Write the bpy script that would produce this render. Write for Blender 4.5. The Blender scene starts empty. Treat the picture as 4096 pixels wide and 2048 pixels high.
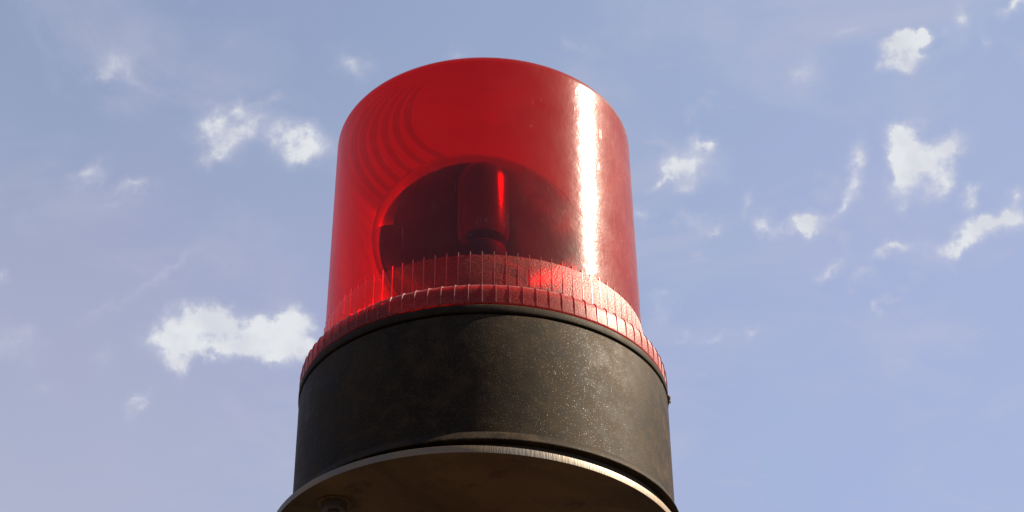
import bpy, bmesh, math, random
from mathutils import Vector, Matrix

rad = math.radians
PI = math.pi
scene = bpy.context.scene
S = 0.08                      # radius of the beacon housing, metres: all beacon measures below are in these units
PITCH = rad(34.72)            # how far the camera looks up
CAM = Vector((0.0, -8.5535 * S, 1.6))
BASE = Vector((0.0, 0.0, 1.6 + 4.1563 * S))     # centre of the housing's bottom edge

# ------------------------------------------------------------------ camera
cd = bpy.data.cameras.new('camera')
cam = bpy.data.objects.new('camera', cd)
scene.collection.objects.link(cam)
scene.camera = cam
cam.location = CAM
cam.rotation_euler = (rad(90) + PITCH, 0, 0)
cd.sensor_width = 36
cd.lens = 7219.1 / 4096 * 36
cd.shift_x = (2048 - 1933.5) / 4096
cd.clip_start = 0.02
cd.clip_end = 8000

# ------------------------------------------------------------------ exposure
scene.view_settings.view_transform = 'Standard'
scene.view_settings.look = 'None'
scene.view_settings.gamma = 1
EXPO = 2.0
scene.view_settings.exposure = EXPO

SUN_EL, SUN_AZ = rad(39.5), rad(92)      # azimuth clockwise from +Y
SKY = 0.05

# ------------------------------------------------------------------ node helper
class NT:
    def __init__(s, tree):
        s.t = tree; s.n = tree.nodes; s.l = tree.links
    def new(s, typ, **kw):
        n = s.n.new(typ)
        for k, v in kw.items(): setattr(n, k, v)
        return n
    def put(s, sock, v):
        if v is None: return
        if isinstance(v, bpy.types.NodeSocket): s.l.new(v, sock)
        else:
            if sock.type == 'RGBA' and not isinstance(v, (int, float)) and len(v) == 3: v = (*v, 1)
            sock.default_value = v
    def math(s, op, a, b=None, c=None, clamp=False):
        n = s.new('ShaderNodeMath', operation=op, use_clamp=clamp)
        for i, v in enumerate((a, b, c)): s.put(n.inputs[i], v)
        return n.outputs[0]
    def vmath(s, op, a, b=None, out=0):
        n = s.new('ShaderNodeVectorMath', operation=op)
        s.put(n.inputs[0], a); s.put(n.inputs[1], b)
        return n.outputs[out]
    def noise(s, vec, scale, detail=4, rough=.55, dist=0, out=0):
        n = s.new('ShaderNodeTexNoise'); s.put(n.inputs['Vector'], vec)
        n.inputs['Scale'].default_value = scale; n.inputs['Detail'].default_value = detail
        n.inputs['Roughness'].default_value = rough; n.inputs['Distortion'].default_value = dist
        return n.outputs[out]
    def ramp(s, v, a, b, lo=0., hi=1., smooth=True):
        n = s.new('ShaderNodeMapRange')
        n.interpolation_type = 'SMOOTHSTEP' if smooth else 'LINEAR'
        s.put(n.inputs[0], v)
        for i, x in enumerate((a, b, lo, hi)): s.put(n.inputs[i + 1], x)
        return n.outputs[0]
    def mixc(s, f, a, b, mode='MIX'):
        n = s.new('ShaderNodeMix', data_type='RGBA', blend_type=mode)
        s.put(n.inputs[0], f); s.put(n.inputs[6], a); s.put(n.inputs[7], b)
        return n.outputs[2]
    def mixs(s, f, a, b):
        n = s.new('ShaderNodeMixShader'); s.put(n.inputs[0], f); s.put(n.inputs[1], a); s.put(n.inputs[2], b)
        return n.outputs[0]

# ------------------------------------------------------------------ sky
# Clouds lie at infinity. Each lobe: degrees east and above the patch centre (north, 34.72 deg up), half sizes, tilt, density
CLOUDS = [
    (-11.75,6.26,0.69,0.40,15,0.42),
    (-11.24,5.79,0.57,0.28,-25,0.25),
    (-12.19,5.79,0.50,0.19,20,0.20),
    (-7.71,4.59,0.45,0.45,60,0.95),
    (-8.59,4.19,0.78,0.43,10,0.95),
    (-8.09,3.65,0.95,0.50,35,0.50),
    (-8.47,3.21,0.40,0.23,40,0.35),
    (-6.76,4.97,0.44,0.15,5,0.25),
    (-5.69,3.39,0.78,0.48,30,0.95),
    (-6.07,4.03,0.95,0.57,-20,0.50),
    (-6.51,3.71,0.57,0.63,0,0.35),
    (-4.18,6.23,0.63,0.38,-10,0.50),
    (-3.92,5.67,0.32,0.32,-50,0.30),
    (-0.86,6.49,0.38,0.20,20,0.30),
    (-12.54,2.57,0.78,0.35,30,0.50),
    (-11.12,2.20,0.78,0.23,12,0.42),
    (-11.69,1.57,1.01,0.23,10,0.20),
    (-9.48,-2.16,0.78,0.43,48,1.00),
    (-9.89,-2.75,0.48,0.66,0,1.00),
    (-9.64,-3.46,0.33,0.43,-20,0.85),
    (-8.72,-1.91,0.66,0.33,-5,0.90),
    (-8.03,-2.20,0.50,0.43,0,0.75),
    (-8.47,-2.54,0.76,0.38,0,0.70),
    (-8.78,-2.85,1.39,0.28,-5,0.60),
    (-7.27,-2.66,1.39,0.43,6,1.10),
    (-6.51,-2.16,0.83,0.45,15,1.10),
    (-6.07,-2.60,0.66,0.58,-10,1.05),
    (-6.51,-3.10,1.01,0.30,0,0.60),
    (-5.56,-2.98,0.50,0.38,0,0.45),
    (-10.55,-2.79,0.57,0.50,0,0.30),
    (-10.87,-4.56,0.63,0.20,40,0.42),
    (-11.12,-4.87,0.25,0.44,-10,0.30),
    (-9.92,-0.45,2.15,0.23,33,0.16),
    (-11.94,-1.59,1.39,0.20,30,0.16),
    (-14.84,-2.79,0.88,0.63,-10,0.38),
    (-13.96,-4.30,0.50,0.25,0,0.20),
    (-15.35,-0.77,0.38,0.28,0,0.50),
    (-12.00,-3.23,0.38,0.50,0,0.20),
    (6.11,2.93,0.53,0.61,-30,0.80),
    (7.05,3.61,0.40,0.25,0,0.75),
    (6.74,2.76,0.76,0.61,0,0.60),
    (5.67,2.42,0.45,0.13,35,0.70),
    (6.42,2.20,0.38,0.23,0,0.65),
    (13.55,6.89,0.78,0.20,6,0.95),
    (13.11,6.55,0.53,0.43,0,1.00),
    (13.30,6.05,0.63,0.33,15,0.90),
    (14.00,6.99,0.20,0.23,0,0.80),
    (13.74,6.49,0.25,0.38,50,0.50),
    (15.13,7.50,0.33,0.63,-5,0.75),
    (16.84,7.95,0.58,0.19,25,0.90),
    (15.95,6.87,0.19,0.32,0,0.30),
    (11.53,7.17,0.53,0.18,20,0.42),
    (10.15,5.79,0.53,0.73,-30,0.36),
    (13.36,3.86,0.53,0.33,-20,0.95),
    (13.68,3.27,0.56,0.56,-20,1.00),
    (13.36,2.57,0.35,0.83,-22,0.85),
    (14.75,3.43,0.71,0.38,42,1.00),
    (14.18,2.83,0.76,0.50,0,0.75),
    (14.25,2.20,0.73,0.45,20,0.60),
    (13.07,3.08,0.30,0.38,0,0.70),
    (11.81,2.89,0.28,0.76,-12,0.70),
    (11.76,2.07,0.35,0.43,0,0.60),
    (11.38,1.44,0.38,0.23,50,0.60),
    (10.40,1.06,0.71,0.28,5,0.78),
    (10.25,0.74,0.18,0.33,-8,0.70),
    (8.41,1.69,0.20,0.56,-8,0.48),
    (8.99,1.12,0.28,0.50,-25,0.42),
    (9.39,0.87,0.63,0.18,-5,0.30),
    (6.74,1.12,0.88,0.30,-20,0.28),
    (7.24,0.81,0.50,0.15,40,0.30),
    (15.57,1.94,0.66,0.25,38,0.65),
    (16.84,1.75,0.40,0.58,-35,0.60),
    (15.95,0.93,1.20,0.30,22,0.90),
    (15.01,0.37,0.78,0.28,32,0.85),
    (16.96,1.00,0.76,0.35,5,0.70),
    (15.45,1.57,0.25,0.50,-20,0.35),
    (13.05,0.20,0.83,0.20,6,0.95),
    (10.97,-0.45,0.61,0.20,42,0.62),
    (11.94,-0.58,0.40,0.25,40,0.62),
    (12.62,-1.62,0.15,0.30,-10,0.55),
    (13.24,1.44,0.18,0.33,-30,0.45),
    (5.86,-1.27,0.58,0.25,0,0.42),
    (5.54,-1.84,0.43,0.56,-20,0.32),
    (5.00,1.21,0.33,0.33,0,0.45),
    (8.44,-2.25,0.33,0.23,0,0.40),
    (7.31,-2.66,0.63,0.18,15,0.34),
    (6.42,-2.54,0.38,0.18,0,0.25),
    (14.82,-0.33,0.18,0.18,0,0.30),
    (6.74,4.47,0.25,0.25,0,0.20),
]
world = bpy.data.worlds.new("World")
scene.world = world
world.use_nodes = True
w = NT(world.node_tree)
w.n.clear()
sky = w.new('ShaderNodeTexSky', sky_type='NISHITA')
sky.sun_disc = False
sky.sun_elevation = SUN_EL
sky.sun_rotation = SUN_AZ
sky.air_density = 1.0
sky.dust_density = 1.5
sky.ozone_density = 1.0
gen = w.new('ShaderNodeTexCoord').outputs['Generated']
dirn = w.vmath('NORMALIZE', gen)
# gnomonic coordinates of the direction about the patch centre
cz, sz = math.cos(PITCH), math.sin(PITCH)
fwd = w.vmath('DOT_PRODUCT', dirn, (0, cz, sz), out=1)
upw = w.vmath('DOT_PRODUCT', dirn, (0, -sz, cz), out=1)
east = w.vmath('DOT_PRODUCT', dirn, (1, 0, 0), out=1)
fw = w.math('MAXIMUM', fwd, 0.05)
DEG = 180 / PI
u = w.math('MULTIPLY', w.math('DIVIDE', east, fw), DEG)
v = w.math('MULTIPLY', w.math('DIVIDE', upw, fw), DEG)
cmb = w.new('ShaderNodeCombineXYZ'); w.put(cmb.inputs[0], u); w.put(cmb.inputs[1], v)
P0 = cmb.outputs[0]
# ragged outlines: the coordinates are stirred by two sizes of turbulence
n1 = w.new('ShaderNodeTexNoise'); w.put(n1.inputs['Vector'], dirn)
n1.inputs['Scale'].default_value = 70; n1.inputs['Detail'].default_value = 5; n1.inputs['Roughness'].default_value = .58
off = w.vmath('MULTIPLY', w.vmath('SUBTRACT', n1.outputs['Color'], (.5, .5, .5)), (1.25, 1.25, 0))
P = w.vmath('ADD', P0, off)
acc = None
for (cu, cv, rx, ry, ro, am) in CLOUDS:
    m = w.new('ShaderNodeMapping', vector_type='TEXTURE')
    w.put(m.inputs['Vector'], P)
    m.inputs['Location'].default_value = (cu, cv, 0)
    m.inputs['Rotation'].default_value = (0, 0, rad(ro))
    m.inputs['Scale'].default_value = (rx * 2.15, ry * 2.15, 1)
    g = w.new('ShaderNodeTexGradient', gradient_type='QUADRATIC_SPHERE')
    w.put(g.inputs[0], m.outputs[0])
    acc = w.math('MULTIPLY_ADD', g.outputs['Fac'], am ** .8 * 1.15, acc if acc is not None else 0.0)
front = w.ramp(fwd, .1, .3)
acc = w.math('MULTIPLY', acc, front)
# elsewhere in the sky the same scattered small clouds go on
big = w.noise(dirn, 11, 5, .6)
small = w.noise(dirn, 34, 4, .6)
far = w.math('MULTIPLY', w.ramp(big, .52, .66), w.ramp(small, .42, .6))
outside = w.ramp(fwd, .955, .90)
acc = w.math('ADD', acc, w.math('MULTIPLY', w.math('MULTIPLY', far, outside), .7))
det = w.noise(dirn, 62, 5, .58)
acc2 = w.math('MULTIPLY', acc, w.math('ADD', w.math('MULTIPLY', w.ramp(det, .28, .72, 0, 1, smooth=False), 1.1), .36))
cloud = w.ramp(acc2, -.02, .98, 0, .93)
halo = w.ramp(w.math('MULTIPLY', acc, w.ramp(det, .3, .7, .6, 1.2)), .0, .60, 0, .42)
cloud = w.math('MAXIMUM', cloud, halo)
# thin high veil over the whole sky
veiln = w.noise(w.vmath('MULTIPLY', dirn, (1, 1, 1.6)), 3.1, 4, .55)
veil = w.ramp(veiln, .3, .7, .70, .84)
G = 1.0 / (SKY * 2 ** EXPO)
tintn = w.noise(dirn, 5.3, 3, .5)
sepd = w.new('ShaderNodeSeparateXYZ'); w.put(sepd.inputs[0], dirn)
low = w.ramp(sepd.outputs[2], .76, .40)
eastf = w.ramp(sepd.outputs[0], -.30, .25)
highcol = w.mixc(eastf, (.27 * G, .345 * G, .52 * G), (.37 * G, .44 * G, .64 * G))
lowcol = w.mixc(eastf, (.475 * G, .475 * G, .61 * G), (.40 * G, .475 * G, .70 * G))
veilcol = w.mixc(low, highcol, lowcol)
veilcol = w.mixc(w.ramp(tintn, .40, .62, 0, .5), veilcol, w.mixc(1.0, veilcol, (1.08, .98, 1.03), mode='MULTIPLY'))
cloudcol = w.mixc(w.ramp(acc2, .3, 1.0), (.60 * G, .62 * G, .74 * G), (.80 * G, .82 * G, .84 * G))
c1 = w.mixc(veil, sky.outputs[0], veilcol)
wisp = w.noise(w.vmath('MULTIPLY', dirn, (1, 1, 2.2)), 7.5, 6, .6, .6)
wispf = w.ramp(wisp, .44, .74, 0, .42)
shreds = w.math('MULTIPLY', w.ramp(w.noise(w.vmath('MULTIPLY', dirn, (1, 1, 1.5)), 24, 5, .62, .5), .56, .78), w.ramp(sepd.outputs[0], -.12, .12, .12, .50))
wispf = w.math('MAXIMUM', wispf, shreds)
c1 = w.mixc(wispf, c1, (.53 * G, .53 * G, .66 * G))
shade = w.ramp(w.noise(w.vmath('ADD', dirn, (0, 0, .02)), 48, 3, .5), .35, .65)
cloudcol = w.mixc(w.math('MULTIPLY', shade, .45), cloudcol, (.56 * G, .58 * G, .68 * G))
c2 = w.mixc(cloud, c1, cloudcol)
bg = w.new('ShaderNodeBackground')
w.put(bg.inputs[0], c2)
bg.inputs[1].default_value = SKY
wo = w.new('ShaderNodeOutputWorld')
w.l.new(bg.outputs[0], wo.inputs[0])
world.cycles.sampling_method = 'MANUAL'
world.cycles.sample_map_resolution = 512

# ------------------------------------------------------------------ sun
sd = bpy.data.lights.new('sun', 'SUN')
sd.energy = 4.8
sd.angle = rad(0.53)
sd.color = (1.0, .87, .68)
so = bpy.data.objects.new('sun', sd)
scene.collection.objects.link(so)
tosun = Vector((math.sin(SUN_AZ) * math.cos(SUN_EL), math.cos(SUN_AZ) * math.cos(SUN_EL), math.sin(SUN_EL)))
so.rotation_euler = (-tosun).to_track_quat('-Z', 'Y').to_euler()
so.location = (3, 0, 5)

cy = scene.cycles
cy.max_bounces = 14
cy.transparent_max_bounces = 40
cy.transmission_bounces = 8
cy.glossy_bounces = 6
cy.diffuse_bounces = 4
cy.sample_clamp_indirect = 6
cy.caustics_reflective = True

# ------------------------------------------------------------------ materials
def mat(name):
    m = bpy.data.materials.new(name); m.use_nodes = True
    t = NT(m.node_tree); t.n.clear()
    t.out = t.new('ShaderNodeOutputMaterial')
    return m, t
def bump(t, h, strength, dist, normal=None):
    b = t.new('ShaderNodeBump'); b.inputs['Strength'].default_value = strength
    b.inputs['Distance'].default_value = dist
    t.put(b.inputs['Height'], h)
    if normal is not None: t.put(b.inputs['Normal'], normal)
    return b.outputs[0]
def principled(t, **kw):
    p = t.new('ShaderNodeBsdfPrincipled')
    for k, v in kw.items(): t.put(p.inputs[k.replace('_', ' ')], v)
    t.l.new(p.outputs[0], t.out.inputs[0])
    return p

def red_plastic(name, through=.945, dust=.003, haze=.004, glow=.024, rough=.16, hrough=.44, grain=0., scratch=1., f0=.017):
    """clear red moulded plastic, one tint per surface crossed, longer path at grazing angles"""
    m, t = mat(name)
    geo = t.new('ShaderNodeNewGeometry')
    obj = t.new('ShaderNodeTexCoord').outputs['Object']
    c = t.math('ABSOLUTE', t.vmath('DOT_PRODUCT', geo.outputs['Normal'], geo.outputs['Incoming'], out=1))
    c = t.math('MAXIMUM', c, .02)
    one_c = t.math('SUBTRACT', 1.0, c)
    sin2 = t.math('SUBTRACT', 1.0, t.math('MULTIPLY', c, c))
    ct = t.math('SQRT', t.math('SUBTRACT', 1.0, t.math('DIVIDE', sin2, 2.22)))
    path = t.math('DIVIDE', 1.0, ct)
    r = t.math('POWER', through, path)
    g = t.math('POWER', .055, path)
    b = t.math('POWER', .050, path)
    col = t.new('ShaderNodeCombineColor')
    t.put(col.inputs[0], r); t.put(col.inputs[1], g); t.put(col.inputs[2], b)
    tr = t.new('ShaderNodeBsdfTransparent'); t.put(tr.inputs[0], col.outputs[0])
    # glow inside the plastic
    tl = t.new('ShaderNodeBsdfTranslucent'); t.put(tl.inputs[0], (.80, .008, .006))
    df = t.new('ShaderNodeBsdfDiffuse'); t.put(df.inputs[0], (.70, .006, .008))
    body = t.mixs(glow, tr.outputs[0], t.mixs(.5, tl.outputs[0], df.outputs[0]))
    # dust, grime and scratches on the surface
    fine = t.noise(obj, 900 if not grain else 1350, 2, .6)
    mid = t.noise(obj, 60, 5, .6)
    scr1 = t.new('ShaderNodeTexNoise'); mp = t.new('ShaderNodeMapping')
    t.put(mp.inputs[0], obj); mp.inputs['Rotation'].default_value = (0, rad(38), rad(20)); mp.inputs['Scale'].default_value = (1400, 1400, 60)
    t.put(scr1.inputs['Vector'], mp.outputs[0]); scr1.inputs['Scale'].default_value = 1; scr1.inputs['Detail'].default_value = 1
    scr = t.ramp(scr1.outputs[0], .70, .78)
    patch = t.ramp(t.noise(obj, 34, 3, .5), .48, .66)
    scr = t.math('MULTIPLY', t.math('MULTIPLY', scr, patch), scratch)
    vor = t.new('ShaderNodeTexVoronoi'); t.put(vor.inputs['Vector'], obj); vor.inputs['Scale'].default_value = 330
    speck = t.math('MULTIPLY', t.ramp(vor.outputs['Distance'], .16, .08), t.ramp(t.noise(obj, 120, 2, .5), .56, .68))
    bh = t.math('ADD', t.math('MULTIPLY', fine, .25 + grain), t.math('MULTIPLY', scr, .8))
    bh = t.math('ADD', bh, t.math('MULTIPLY', mid, 9.0 if not grain else 0))
    bn = bump(t, bh, .10 if grain == 0 else .55, .0004)
    dw = t.math('MULTIPLY', dust, t.ramp(mid, .25, .75, .55, 1.5))
    dw = t.math('ADD', dw, t.math('MULTIPLY', t.math('ADD', scr, speck), .10 * scratch), clamp=True)
    if grain:
        dw = t.math('MULTIPLY', dw, t.ramp(fine, .44, .60, .1, 2.0), clamp=True)
    dd = t.new('ShaderNodeBsdfDiffuse'); t.put(dd.inputs[0], (.80, .55, .52) if not grain else (.90, .27, .17)); t.put(dd.inputs['Normal'], bn)
    body = t.mixs(dw, body, dd.outputs[0])
    # broad sheen of the weathered skin, then the sharp gloss
    gh = t.new('ShaderNodeBsdfGlossy'); t.put(gh.inputs['Color'], (1, .96, .93)); gh.inputs['Roughness'].default_value = hrough; t.put(gh.inputs['Normal'], bn)
    f5 = t.math('POWER', one_c, 5.0)
    hw = t.math('MULTIPLY', t.math('ADD', haze, t.math('MULTIPLY', f5, .08)), t.ramp(mid, .3, .7, .8, 1.25))
    body = t.mixs(hw, body, gh.outputs[0])
    gs = t.new('ShaderNodeBsdfGlossy'); t.put(gs.inputs['Roughness'], rough); t.put(gs.inputs['Normal'], bn)
    fr = t.math('MULTIPLY', t.math('ADD', .04, t.math('MULTIPLY', f5, .90)), f0 / .04)
    fin = t.mixs(fr, body, gs.outputs[0])
    t.l.new(fin, t.out.inputs[0])
    return m

M_lens = red_plastic('red_clear_plastic')
M_ringred = red_plastic('red_arc_tint', through=.83, dust=0, haze=0, rough=.06, scratch=0)
M_lens_in = red_plastic('red_clear_plastic_inside', dust=0, haze=0, rough=.06, glow=.012, scratch=0)
M_band = red_plastic('red_frosted_plastic', through=.93, dust=.026, haze=.006, glow=.08, rough=.38, hrough=.6, grain=1.0, scratch=0, f0=.014)
M_collar = red_plastic('red_collar_plastic', through=.60, dust=.020, haze=.004, glow=.17, rough=.40, hrough=.5, grain=.25, scratch=0, f0=.014)
M_rib = red_plastic('red_rib_plastic', through=.55, dust=.06, haze=.01, glow=.10, f0=.035, rough=.25, hrough=.45, grain=0, scratch=0)

def black_housing(name, base=(.0085, .0064, .0045), sparkle=.5, dust=.6, metal=.18):
    """black paint with fine metallic flake, browned by weather"""
    m, t = mat(name)
    obj = t.new('ShaderNodeTexCoord').outputs['Object']
    geo = t.new('ShaderNodeNewGeometry')
    fine = t.noise(obj, 1900, 2, .6)
    mid = t.noise(obj, 130, 5, .68)
    blotch = t.noise(obj, 30, 6, .7)
    col = t.mixc(t.math('MULTIPLY', t.ramp(blotch, .30, .85), dust), base, (.030, .0195, .0110))
    col = t.mixc(t.math('MULTIPLY', t.ramp(mid, .42, .72), .7 * dust), col, (.046, .030, .0165))
    vor = t.new('ShaderNodeTexVoronoi'); t.put(vor.inputs['Vector'], obj); vor.inputs['Scale'].default_value = 2500
    vc = t.new('ShaderNodeSeparateColor'); t.put(vc.inputs[0], vor.outputs['Color'])
    flake = t.math('MULTIPLY', t.ramp(vc.outputs[0], .70, .82), t.ramp(vor.outputs['Distance'], .40, .22))
    flake = t.math('MULTIPLY', flake, sparkle)
    col = t.mixc(t.math('MULTIPLY', flake, .6), col, (.17, .12, .07))
    bn = bump(t, t.math('ADD', fine, t.math('MULTIPLY', mid, .25)), .14, .0004)
    tilt = t.vmath('SCALE', t.vmath('SUBTRACT', vor.outputs['Color'], (.5, .5, .5)))
    t.put(tilt.node.inputs['Scale'], t.math('MULTIPLY', flake, .8))
    nn = t.vmath('NORMALIZE', t.vmath('ADD', bn, tilt))
    rough = t.math('SUBTRACT', t.ramp(mid, .3, .7, .56, .70), t.math('MULTIPLY', flake, .40))
    principled(t, Base_Color=col, Metallic=metal, Roughness=rough, Specular_IOR_Level=.05, Normal=nn)
    return m
M_black = black_housing('weathered_black_housing')
M_ring = black_housing('black_ring', sparkle=.3, dust=.4)
M_inner = black_housing('black_inner_plastic', base=(.012, .010, .010), sparkle=.1, dust=0, metal=0)

m, t = mat('black_rubber'); principled(t, Base_Color=(.010, .010, .010), Roughness=.8); M_rubber = m

def chrome():
    m, t = mat('aged_reflector_metal')
    obj = t.new('ShaderNodeTexCoord').outputs['Object']
    n = t.noise(obj, 45, 4, .6)
    principled(t, Base_Color=t.mixc(t.ramp(n, .35, .7), (.75, .73, .70), (.5, .48, .45)), Metallic=1.0, Roughness=t.ramp(n, .3, .7, .12, .22),
               Normal=bump(t, n, .25, .001))
    return m
M_chrome = chrome()
m, t = mat('frosted_bulb_glass')
obj = t.new('ShaderNodeTexCoord').outputs['Object']
principled(t, Base_Color=(.012, .011, .010), Roughness=.17, Specular_IOR_Level=.9, Normal=bump(t, t.noise(obj, 300, 2, .5), .1, .0005)); M_bulb = m

def plate_mats():
    m, t = mat('stained_brown_plate')
    obj = t.new('ShaderNodeTexCoord').outputs['Object']
    a = t.noise(obj, 14, 6, .62, .8); b = t.noise(obj, 55, 5, .65); c = t.noise(obj, 6, 3, .5)
    col = t.mixc(t.ramp(a, .36, .66), (.040, .023, .010), (.105, .062, .026))
    col = t.mixc(t.ramp(b, .52, .72), col, (.020, .013, .009))
    col = t.mixc(t.math('MULTIPLY', t.ramp(c, .5, .7), .5), col, (.070, .028, .020))
    principled(t, Base_Color=col, Roughness=.7, Specular_IOR_Level=.2, Normal=bump(t, b, .4, .001))
    m2, t = mat('sawn_plate_edge')
    obj = t.new('ShaderNodeTexCoord').outputs['Object']
    sep = t.new('ShaderNodeSeparateXYZ'); t.put(sep.inputs[0], obj)
    ang = t.math('ARCTAN2', sep.outputs[0], sep.outputs[1])
    cm = t.new('ShaderNodeCombineXYZ'); t.put(cm.inputs[0], t.math('MULTIPLY', ang, 95)); t.put(cm.inputs[1], t.math('MULTIPLY', sep.outputs[2], 120))
    cut = t.noise(cm.outputs[0], 1.0, 3, .6)
    ox = t.noise(obj, 40, 4, .6)
    col = t.mixc(t.ramp(ox, .4, .62), (.085, .072, .058), (.12, .080, .040))
    col = t.mixc(t.ramp(cut, .55, .75, 0, .6), col, (.07, .05, .03))
    principled(t, Base_Color=col, Metallic=.25, Roughness=.5, Normal=bump(t, cut, .35, .0006))
    return m, m2
M_plate, M_edge = plate_mats()
m, t = mat('galvanised_steel')
obj = t.new('ShaderNodeTexCoord').outputs['Object']
n = t.noise(obj, 60, 4, .6)
principled(t, Base_Color=t.mixc(n, (.014, .009, .006), (.045, .027, .020)), Metallic=.3, Roughness=.55, Normal=bump(t, n, .4, .001)); M_steel = m
m, t = mat('dry_ground')
obj = t.new('ShaderNodeTexCoord').outputs['Object']
principled(t, Base_Color=t.mixc(t.noise(obj, .8, 6, .6), (.030, .022, .014), (.045, .034, .022)), Roughness=.9,
           Normal=bump(t, t.noise(obj, 9, 5, .6), .6, .03)); M_ground = m

# ------------------------------------------------------------------ mesh helpers
col0 = scene.collection
def finish(name, bm, material, parent=None, smooth=35, loc=None):
    me = bpy.data.meshes.new(name)
    bmesh.ops.recalc_face_normals(bm, faces=bm.faces)
    bm.to_mesh(me); bm.free()
    for mt in (material if isinstance(material, (list, tuple)) else [material]): me.materials.append(mt)
    o = bpy.data.objects.new(name, me); col0.objects.link(o)
    if smooth:
        me.shade_smooth()
        try: me.set_sharp_from_angle(angle=rad(smooth))
        except Exception: pass
    if parent: o.parent = parent
    if loc is not None: o.location = loc
    return o
def lathe(bm, prof, seg=192, closed=True, mi=0, a0=0., a1=2 * PI, centre=(0, 0), jag=0., scale=S):
    """turn a profile of (radius, height) about the vertical; a radius of 0 closes on the axis"""
    rings = []
    full = abs(a1 - a0 - 2 * PI) < 1e-6
    n = seg if full else seg + 1
    rnd = random.Random(5)
    for (r, z) in prof:
        if r < 1e-6:
            rings.append([bm.verts.new(((centre[0]) * scale, (centre[1]) * scale, z * scale))])
        else:
            rg = []
            for i in range(n):
                a = a0 + (a1 - a0) * i / seg
                rr = r + (rnd.uniform(-jag, jag) if jag else 0)
                rg.append(bm.verts.new(((centre[0] + rr * math.cos(a)) * scale, (centre[1] + rr * math.sin(a)) * scale, z * scale)))
            rings.append(rg)
    pairs = list(zip(rings[:-1], rings[1:]))
    if closed: pairs.append((rings[-1], rings[0]))
    for A, B in pairs:
        if len(A) == 1 and len(B) == 1: continue
        for i in range(seg):
            j = (i + 1) % n
            if len(A) == 1: f = bm.faces.new((A[0], B[i], B[j]))
            elif len(B) == 1: f = bm.faces.new((A[i], A[j], B[0]))
            else: f = bm.faces.new((A[i], A[j], B[j], B[i]))
            f.material_index = mi
    return bm
def arc(cx_, cz_, r, d0, d1, n):
    return [(cx_ + r * math.cos(rad(d0 + (d1 - d0) * i / n)), cz_ + r * math.sin(rad(d0 + (d1 - d0) * i / n))) for i in range(n + 1)]
def empty(name, loc):
    o = bpy.data.objects.new(name, None); col0.objects.link(o); o.location = loc
    o.empty_display_size = .05
    return o

# ------------------------------------------------------------------ ground (out of frame, far below)
bm = bmesh.new()
lathe(bm, [(0, 0), (3, 0), (12, 0), (60, 0), (400, 0), (4000, 0)], seg=64, closed=False, scale=1)
g = finish('ground', bm, M_ground, smooth=0)
g['kind'] = 'structure'

# ------------------------------------------------------------------ mounting plate on its post
ZP, OX = -.0771, -.0399
post = empty('mounting_post', (OX * S, 0, 0))
post['label'] = 'round rusty brown steel plate with bright sawn edge carrying the black housing, seen from below'
post['category'] = 'post'
TX, TY = -.0137, -.0245
bm = bmesh.new()
R_, TH = 1.069, .042
lathe(bm, [(0, 0), (R_ - .006, 0), (R_, -.004)], seg=256, closed=False, mi=0)
lathe(bm, [(R_, -.004), (R_ + .0015, -TH * .5), (R_, -TH + .003)], seg=256, closed=False, mi=1, jag=.00015)
lathe(bm, [(R_, -TH + .003), (R_ - .006, -TH), (0, -TH)], seg=256, closed=False, mi=0)
bmesh.ops.remove_doubles(bm, verts=bm.verts, dist=1e-7)
bm.transform(Matrix(((1, 0, 0, 0), (0, 1, 0, 0), (TX, TY, 1, 0), (0, 0, 0, 1))))
plate = finish('mounting_plate', bm, [M_plate, M_edge], post, loc=(0, 0, BASE.z + ZP * S))
bm = bmesh.new()
zb = (BASE.z + (ZP - TH - .012) * S) / S
lathe(bm, [(.0, 0), (.26, 0), (.26, zb - .05), (.30, zb - .02), (.30, zb), (0, zb)], seg=48, closed=False)
finish('pole', bm, M_steel, post)
def bolt(x, y):
    z = BASE.z + (ZP - TH + TX * x + TY * y) * S
    bm = bmesh.new()
    lathe(bm, [(0, 0), (.082, 0), (.084, -.004), (.080, -.009), (0, -.009)], seg=32, closed=False)
    b = finish('bolt', bm, M_plate, post, loc=(x * S, y * S, z))
    bm = bmesh.new()
    lathe(bm, [(0, 0), (.064, 0), (.064, -.036), (.056, -.044), (0, -.044)], seg=6, closed=False)
    finish('nut', bm, M_steel, b, smooth=20, loc=(0, 0, -.0092 * S))
    bm = bmesh.new()
    lathe(bm, [(0, 0), (.030, 0), (.030, -.026), (.024, -.032), (0, -.032)], seg=16, closed=False)
    finish('stud', bm, M_steel, b, loc=(0, 0, -.0534 * S))
for x, y in ((-.694, -.56), (.86, -.02), (-.10, .88)): bolt(x, y)

# ------------------------------------------------------------------ the beacon
bea = empty('warning_beacon', BASE)
bea['label'] = 'red cylindrical rotating warning beacon on a weathered black housing against blue sky'
bea['category'] = 'warning light'

# housing, bottom lip up to the spigot inside the collar
bm = bmesh.new()
prof = [(0, .012), (.955, .012), (.962, .002), (1.020, 0.0), (1.027, .003), (1.0285, .007), (1.028, .010), (1.0035, .056), (1.0, .059),
        (1.0, .10), (1.0, .40), (1.0, .722), (.998, .728), (.994, .7305), (.986, .731), (.984, .735), (.984, .7375), (.950, .738), (.950, .90), (.940, .912), (.70, .912), (.66, .930), (0, .930)]
lathe(bm, prof, seg=256, closed=False)
finish('housing', bm, M_black, bea, smooth=40)
bm = bmesh.new()
lathe(bm, [(.953, .7385), (.998, .7385), (1.003, .7405), (1.0048, .7445), (1.0048, .778), (1.002, .7835), (.997, .7855), (.953, .7855)], seg=256)
finish('housing_ring', bm, M_ring, bea, smooth=50)
bm = bmesh.new()
lathe(bm, [(.925, .0115), (.925, -.105), (.985, -.105), (.985, .0)], seg=128, closed=False)
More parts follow.
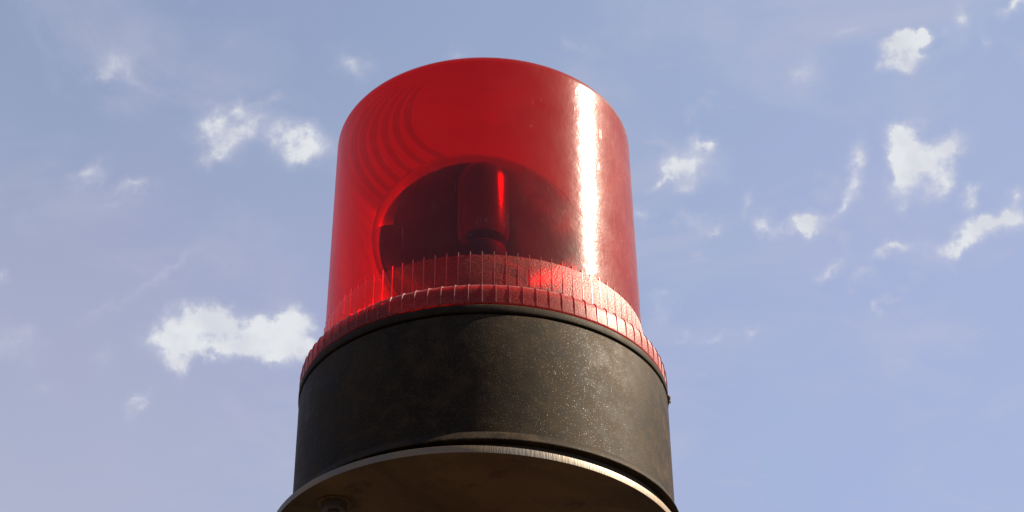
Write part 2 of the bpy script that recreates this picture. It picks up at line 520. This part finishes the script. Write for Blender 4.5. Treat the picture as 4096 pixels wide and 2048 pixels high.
lathe(bm, [(.962, .001), (.985, .0)], seg=128, closed=False)
bmesh.ops.remove_doubles(bm, verts=bm.verts, dist=1e-7)
gk = finish('gasket', bm, M_rubber, bea)
# clip the gasket to the plate's top by setting its lowest ring on the tilted plane
for vtx in gk.data.vertices:
    if vtx.co.z < -.05 * S:
        vtx.co.z = ZP * S + TX * (vtx.co.x - OX * S) + TY * vtx.co.y - .0002

# lens: outer and inner skin
def RL(z): return .8825 - .0082 * (z - 1.1647)
ZT, FR = 2.562, .072
TW = .022
bm = bmesh.new()
outer = [(RL(z), z) for z in (.935, 1.0, 1.1, 1.4, 1.8, 2.2, 2.4)] + arc(RL(ZT) - FR, ZT - FR, FR, 0, 88, 12) + [(.5, ZT + .004), (.2, ZT + .006), (0, ZT + .006)]
lathe(bm, outer, seg=256, closed=False)
fi = FR - TW
inner = [(RL(z) - TW, z) for z in (.935, 1.0, 1.1, 1.4, 1.8, 2.2, 2.4)] + arc(RL(ZT) - FR, ZT - FR, fi, 0, 88, 10) + [(.5, ZT - TW + .004), (.2, ZT - TW + .006), (0, ZT - TW + .006)]
lathe(bm, inner, seg=256, closed=False, mi=1)
lathe(bm, [outer[0], inner[0]], seg=256, closed=False)
bmesh.ops.remove_doubles(bm, verts=bm.verts, dist=1e-7)
lens = finish('lens', bm, [M_lens, M_lens_in], bea, smooth=60)
# darker red arcs added under the lens top to draw bands seen through it
for k, rr in enumerate((.445, .515, .585, .655, .72, .775)):
    bm = bmesh.new()
    cyk = -(.79 - rr) * .97
    wv = .022
    rows = []
    N = 120
    for i in range(N + 1):
        f = i / N
        a = rad(70 + 158 * f)                     # left and back of the top, thinning out at both ends
        e = min(1, f / .3, (1 - f) / .3); e = e * e * (3 - 2 * e)
        ww = wv * (.02 + .98 * e)
        rows.append([bm.verts.new(((rr + ww * math.cos(q)) * math.cos(a) * S, (rr + ww * math.cos(q)) * math.sin(a) * S, (wv * .8 + ww * .8 * (math.sin(q) - 1)) * S)) for q in [k2 * 2 * PI / 10 for k2 in range(10)]])
    for A, B in zip(rows[:-1], rows[1:]):
        for i in range(10): bm.faces.new((A[i], A[(i + 1) % 10], B[(i + 1) % 10], B[i]))
    bm.faces.new(rows[0]); bm.faces.new(rows[-1][::-1])
    finish('dark_arc', bm, M_ringred, lens, loc=(0, cyk * S, (ZT - TW - wv * .8 - .002) * S))
# frosted gripping band
bm = bmesh.new()
lathe(bm, [(RL(1.162) + .0012, .950), (RL(1.162) + .0075, .952), (RL(1.162) + .0075, 1.160), (RL(1.162) + .0055, 1.1645), (RL(1.162) + .0012, 1.165)], seg=256)
band = finish('frosted_band', bm, M_band, bea, smooth=50)
# collar
RB = RL(1.162) + .0075
bm = bmesh.new()
cprof = [(.953, .7895), (.998, .7895), (1.0005, .792), (1.0005, .80), (.999, .855), (.9955, .885), (.988, .905), (.975, .9185), (.962, .924), (.955, .925),
         (.952, .9275), (.949, .934), (.938, .9405), (.915, .944), (RB + .0015, .945), (RB + .0015, .915), (.953, .914)]
lathe(bm, cprof, seg=256)
collar = finish('collar', bm, M_collar, bea, smooth=50)
# ribs: one raised line down the band and over the collar every four degrees
def rib_mesh():
    line = [(RB - .001, 1.185), (RB - .001, 1.05), (RB - .001, .9465), (.915, .9455), (.938, .942), (.950, .936), (.9565, .927), (.964, .925), (.977, .9195), (.9900, .906), (.9975, .8855), (1.0010, .855), (1.0023, .80)]
    bm = bmesh.new()
    wdt, hgt = .0026, .0034
    rows = []
    for i, (r, z) in enumerate(line):
        a = line[max(i - 1, 0)]; b = line[min(i + 1, len(line) - 1)]
        dx, dz = b[0] - a[0], b[1] - a[1]; L = math.hypot(dx, dz)
        nx, nz = -dz / L, dx / L
        if nx + nz < 0: nx, nz = -nx, -nz
        taper = .25 if i in (0, len(line) - 1) else 1
        hh = hgt * taper
        rows.append([bm.verts.new(((r + nx * q) * S, s * S, (z + nz * q) * S)) for q, s in ((-.0035, -wdt), (hh, -wdt * .6), (hh, wdt * .6), (-.0035, wdt))])
    for A, B in zip(rows[:-1], rows[1:]):
        for i in range(3): bm.faces.new((A[i], A[i + 1], B[i + 1], B[i]))
    bm.faces.new(rows[0]); bm.faces.new(rows[-1][::-1])
    return bm
rib = finish('rib', rib_mesh(), M_rib, band, smooth=40)
rib.rotation_euler = (0, 0, rad(-90 - .4))
for k in range(1, 90):
    c = rib.copy(); col0.objects.link(c); c.parent = band
    c.rotation_euler = (0, 0, rad(-90 - .4 + 4 * k))

# works inside the lens
bm = bmesh.new()
lathe(bm, [(.0, .9305), (.34, .9305), (.34, 1.40), (.30, 1.46), (.16, 1.48), (.16, 1.56), (0, 1.56)], seg=64, closed=False)
finish('motor_cover', bm, M_inner, bea)
bm = bmesh.new()
lathe(bm, [(.0, 1.561), (.25, 1.561), (.25, 1.60), (.13, 1.63), (.11, 1.70), (.135, 1.74), (.135, 1.80), (.10, 1.83), (0, 1.83)], seg=64, closed=False)
finish('bulb_socket', bm, M_inner, bea)
bm = bmesh.new()
lathe(bm, [(0, 1.8305), (.075, 1.8305), (.135, 1.87), (.152, 1.93), (.152, 2.27)] + arc(0, 2.27, .152, 0, 90, 8)[1:-1] + [(0, 2.422)], seg=48, closed=False)
finish('bulb', bm, M_bulb, bea)
# dish reflector standing behind the bulb
bm = bmesh.new()
def dish(bm, R, depth, off, n=14, seg=72):
    prof = [(R * i / n, -depth * (1 - (i / n) ** 2) + off) for i in range(n + 1)]
    return prof
pr = dish(bm, .625, .30, 0)
pr2 = [(r, z - .018) for r, z in pr[::-1]]
lathe(bm, pr + [(.640, .0), (.640, -.018)] + pr2[1:], seg=96, closed=False)
rf = finish('reflector', bm, M_chrome, bea, smooth=50)
# its axis (+Z of the mesh) looks towards the south south west
ax = Vector((.14, -.98, -.04)).normalized()
rf.rotation_euler = ax.to_track_quat('Z', 'X').to_euler()
rf.location = (-.01 * S, .04 * S, 1.885 * S)
bm = bmesh.new()
bmesh.ops.create_cube(bm, size=1, matrix=Matrix.Translation((0.06 * S, .36 * S, 1.55 * S)) @ Matrix.Diagonal((.16 * S, .03 * S, .5 * S, 1)))
bmesh.ops.bevel(bm, geom=bm.edges[:], offset=.0006, segments=2, affect='EDGES')
finish('reflector_bracket', bm, M_inner, bea)

# a small hole under the seam and a clot of dirt caught beside it
def at_rim(deg, r, z):
    a = rad(deg - 90)
    return Vector((r * math.cos(a) * S, r * math.sin(a) * S, z * S)), a
p, a = at_rim(71, .9975, .716)
bm = bmesh.new()
bmesh.ops.create_uvsphere(bm, u_segments=12, v_segments=8, radius=.011 * S)
bm.transform(Matrix.Rotation(a, 4, 'Z') @ Matrix.Diagonal((.3, 1.5, .8, 1)))
finish('seam_hole', bm, M_rubber, bea, loc=p)
p, a = at_rim(82, 1.006, .738)
bm = bmesh.new()
bmesh.ops.create_icosphere(bm, subdivisions=3, radius=.019 * S)
rnd = random.Random(3)
for vtx in bm.verts: vtx.co *= rnd.uniform(.6, 1.25)
bm.transform(Matrix.Rotation(a, 4, 'Z') @ Matrix.Diagonal((.6, 1.0, 1.6, 1)))
finish('dirt_clot', bm, M_steel, bea, loc=p)
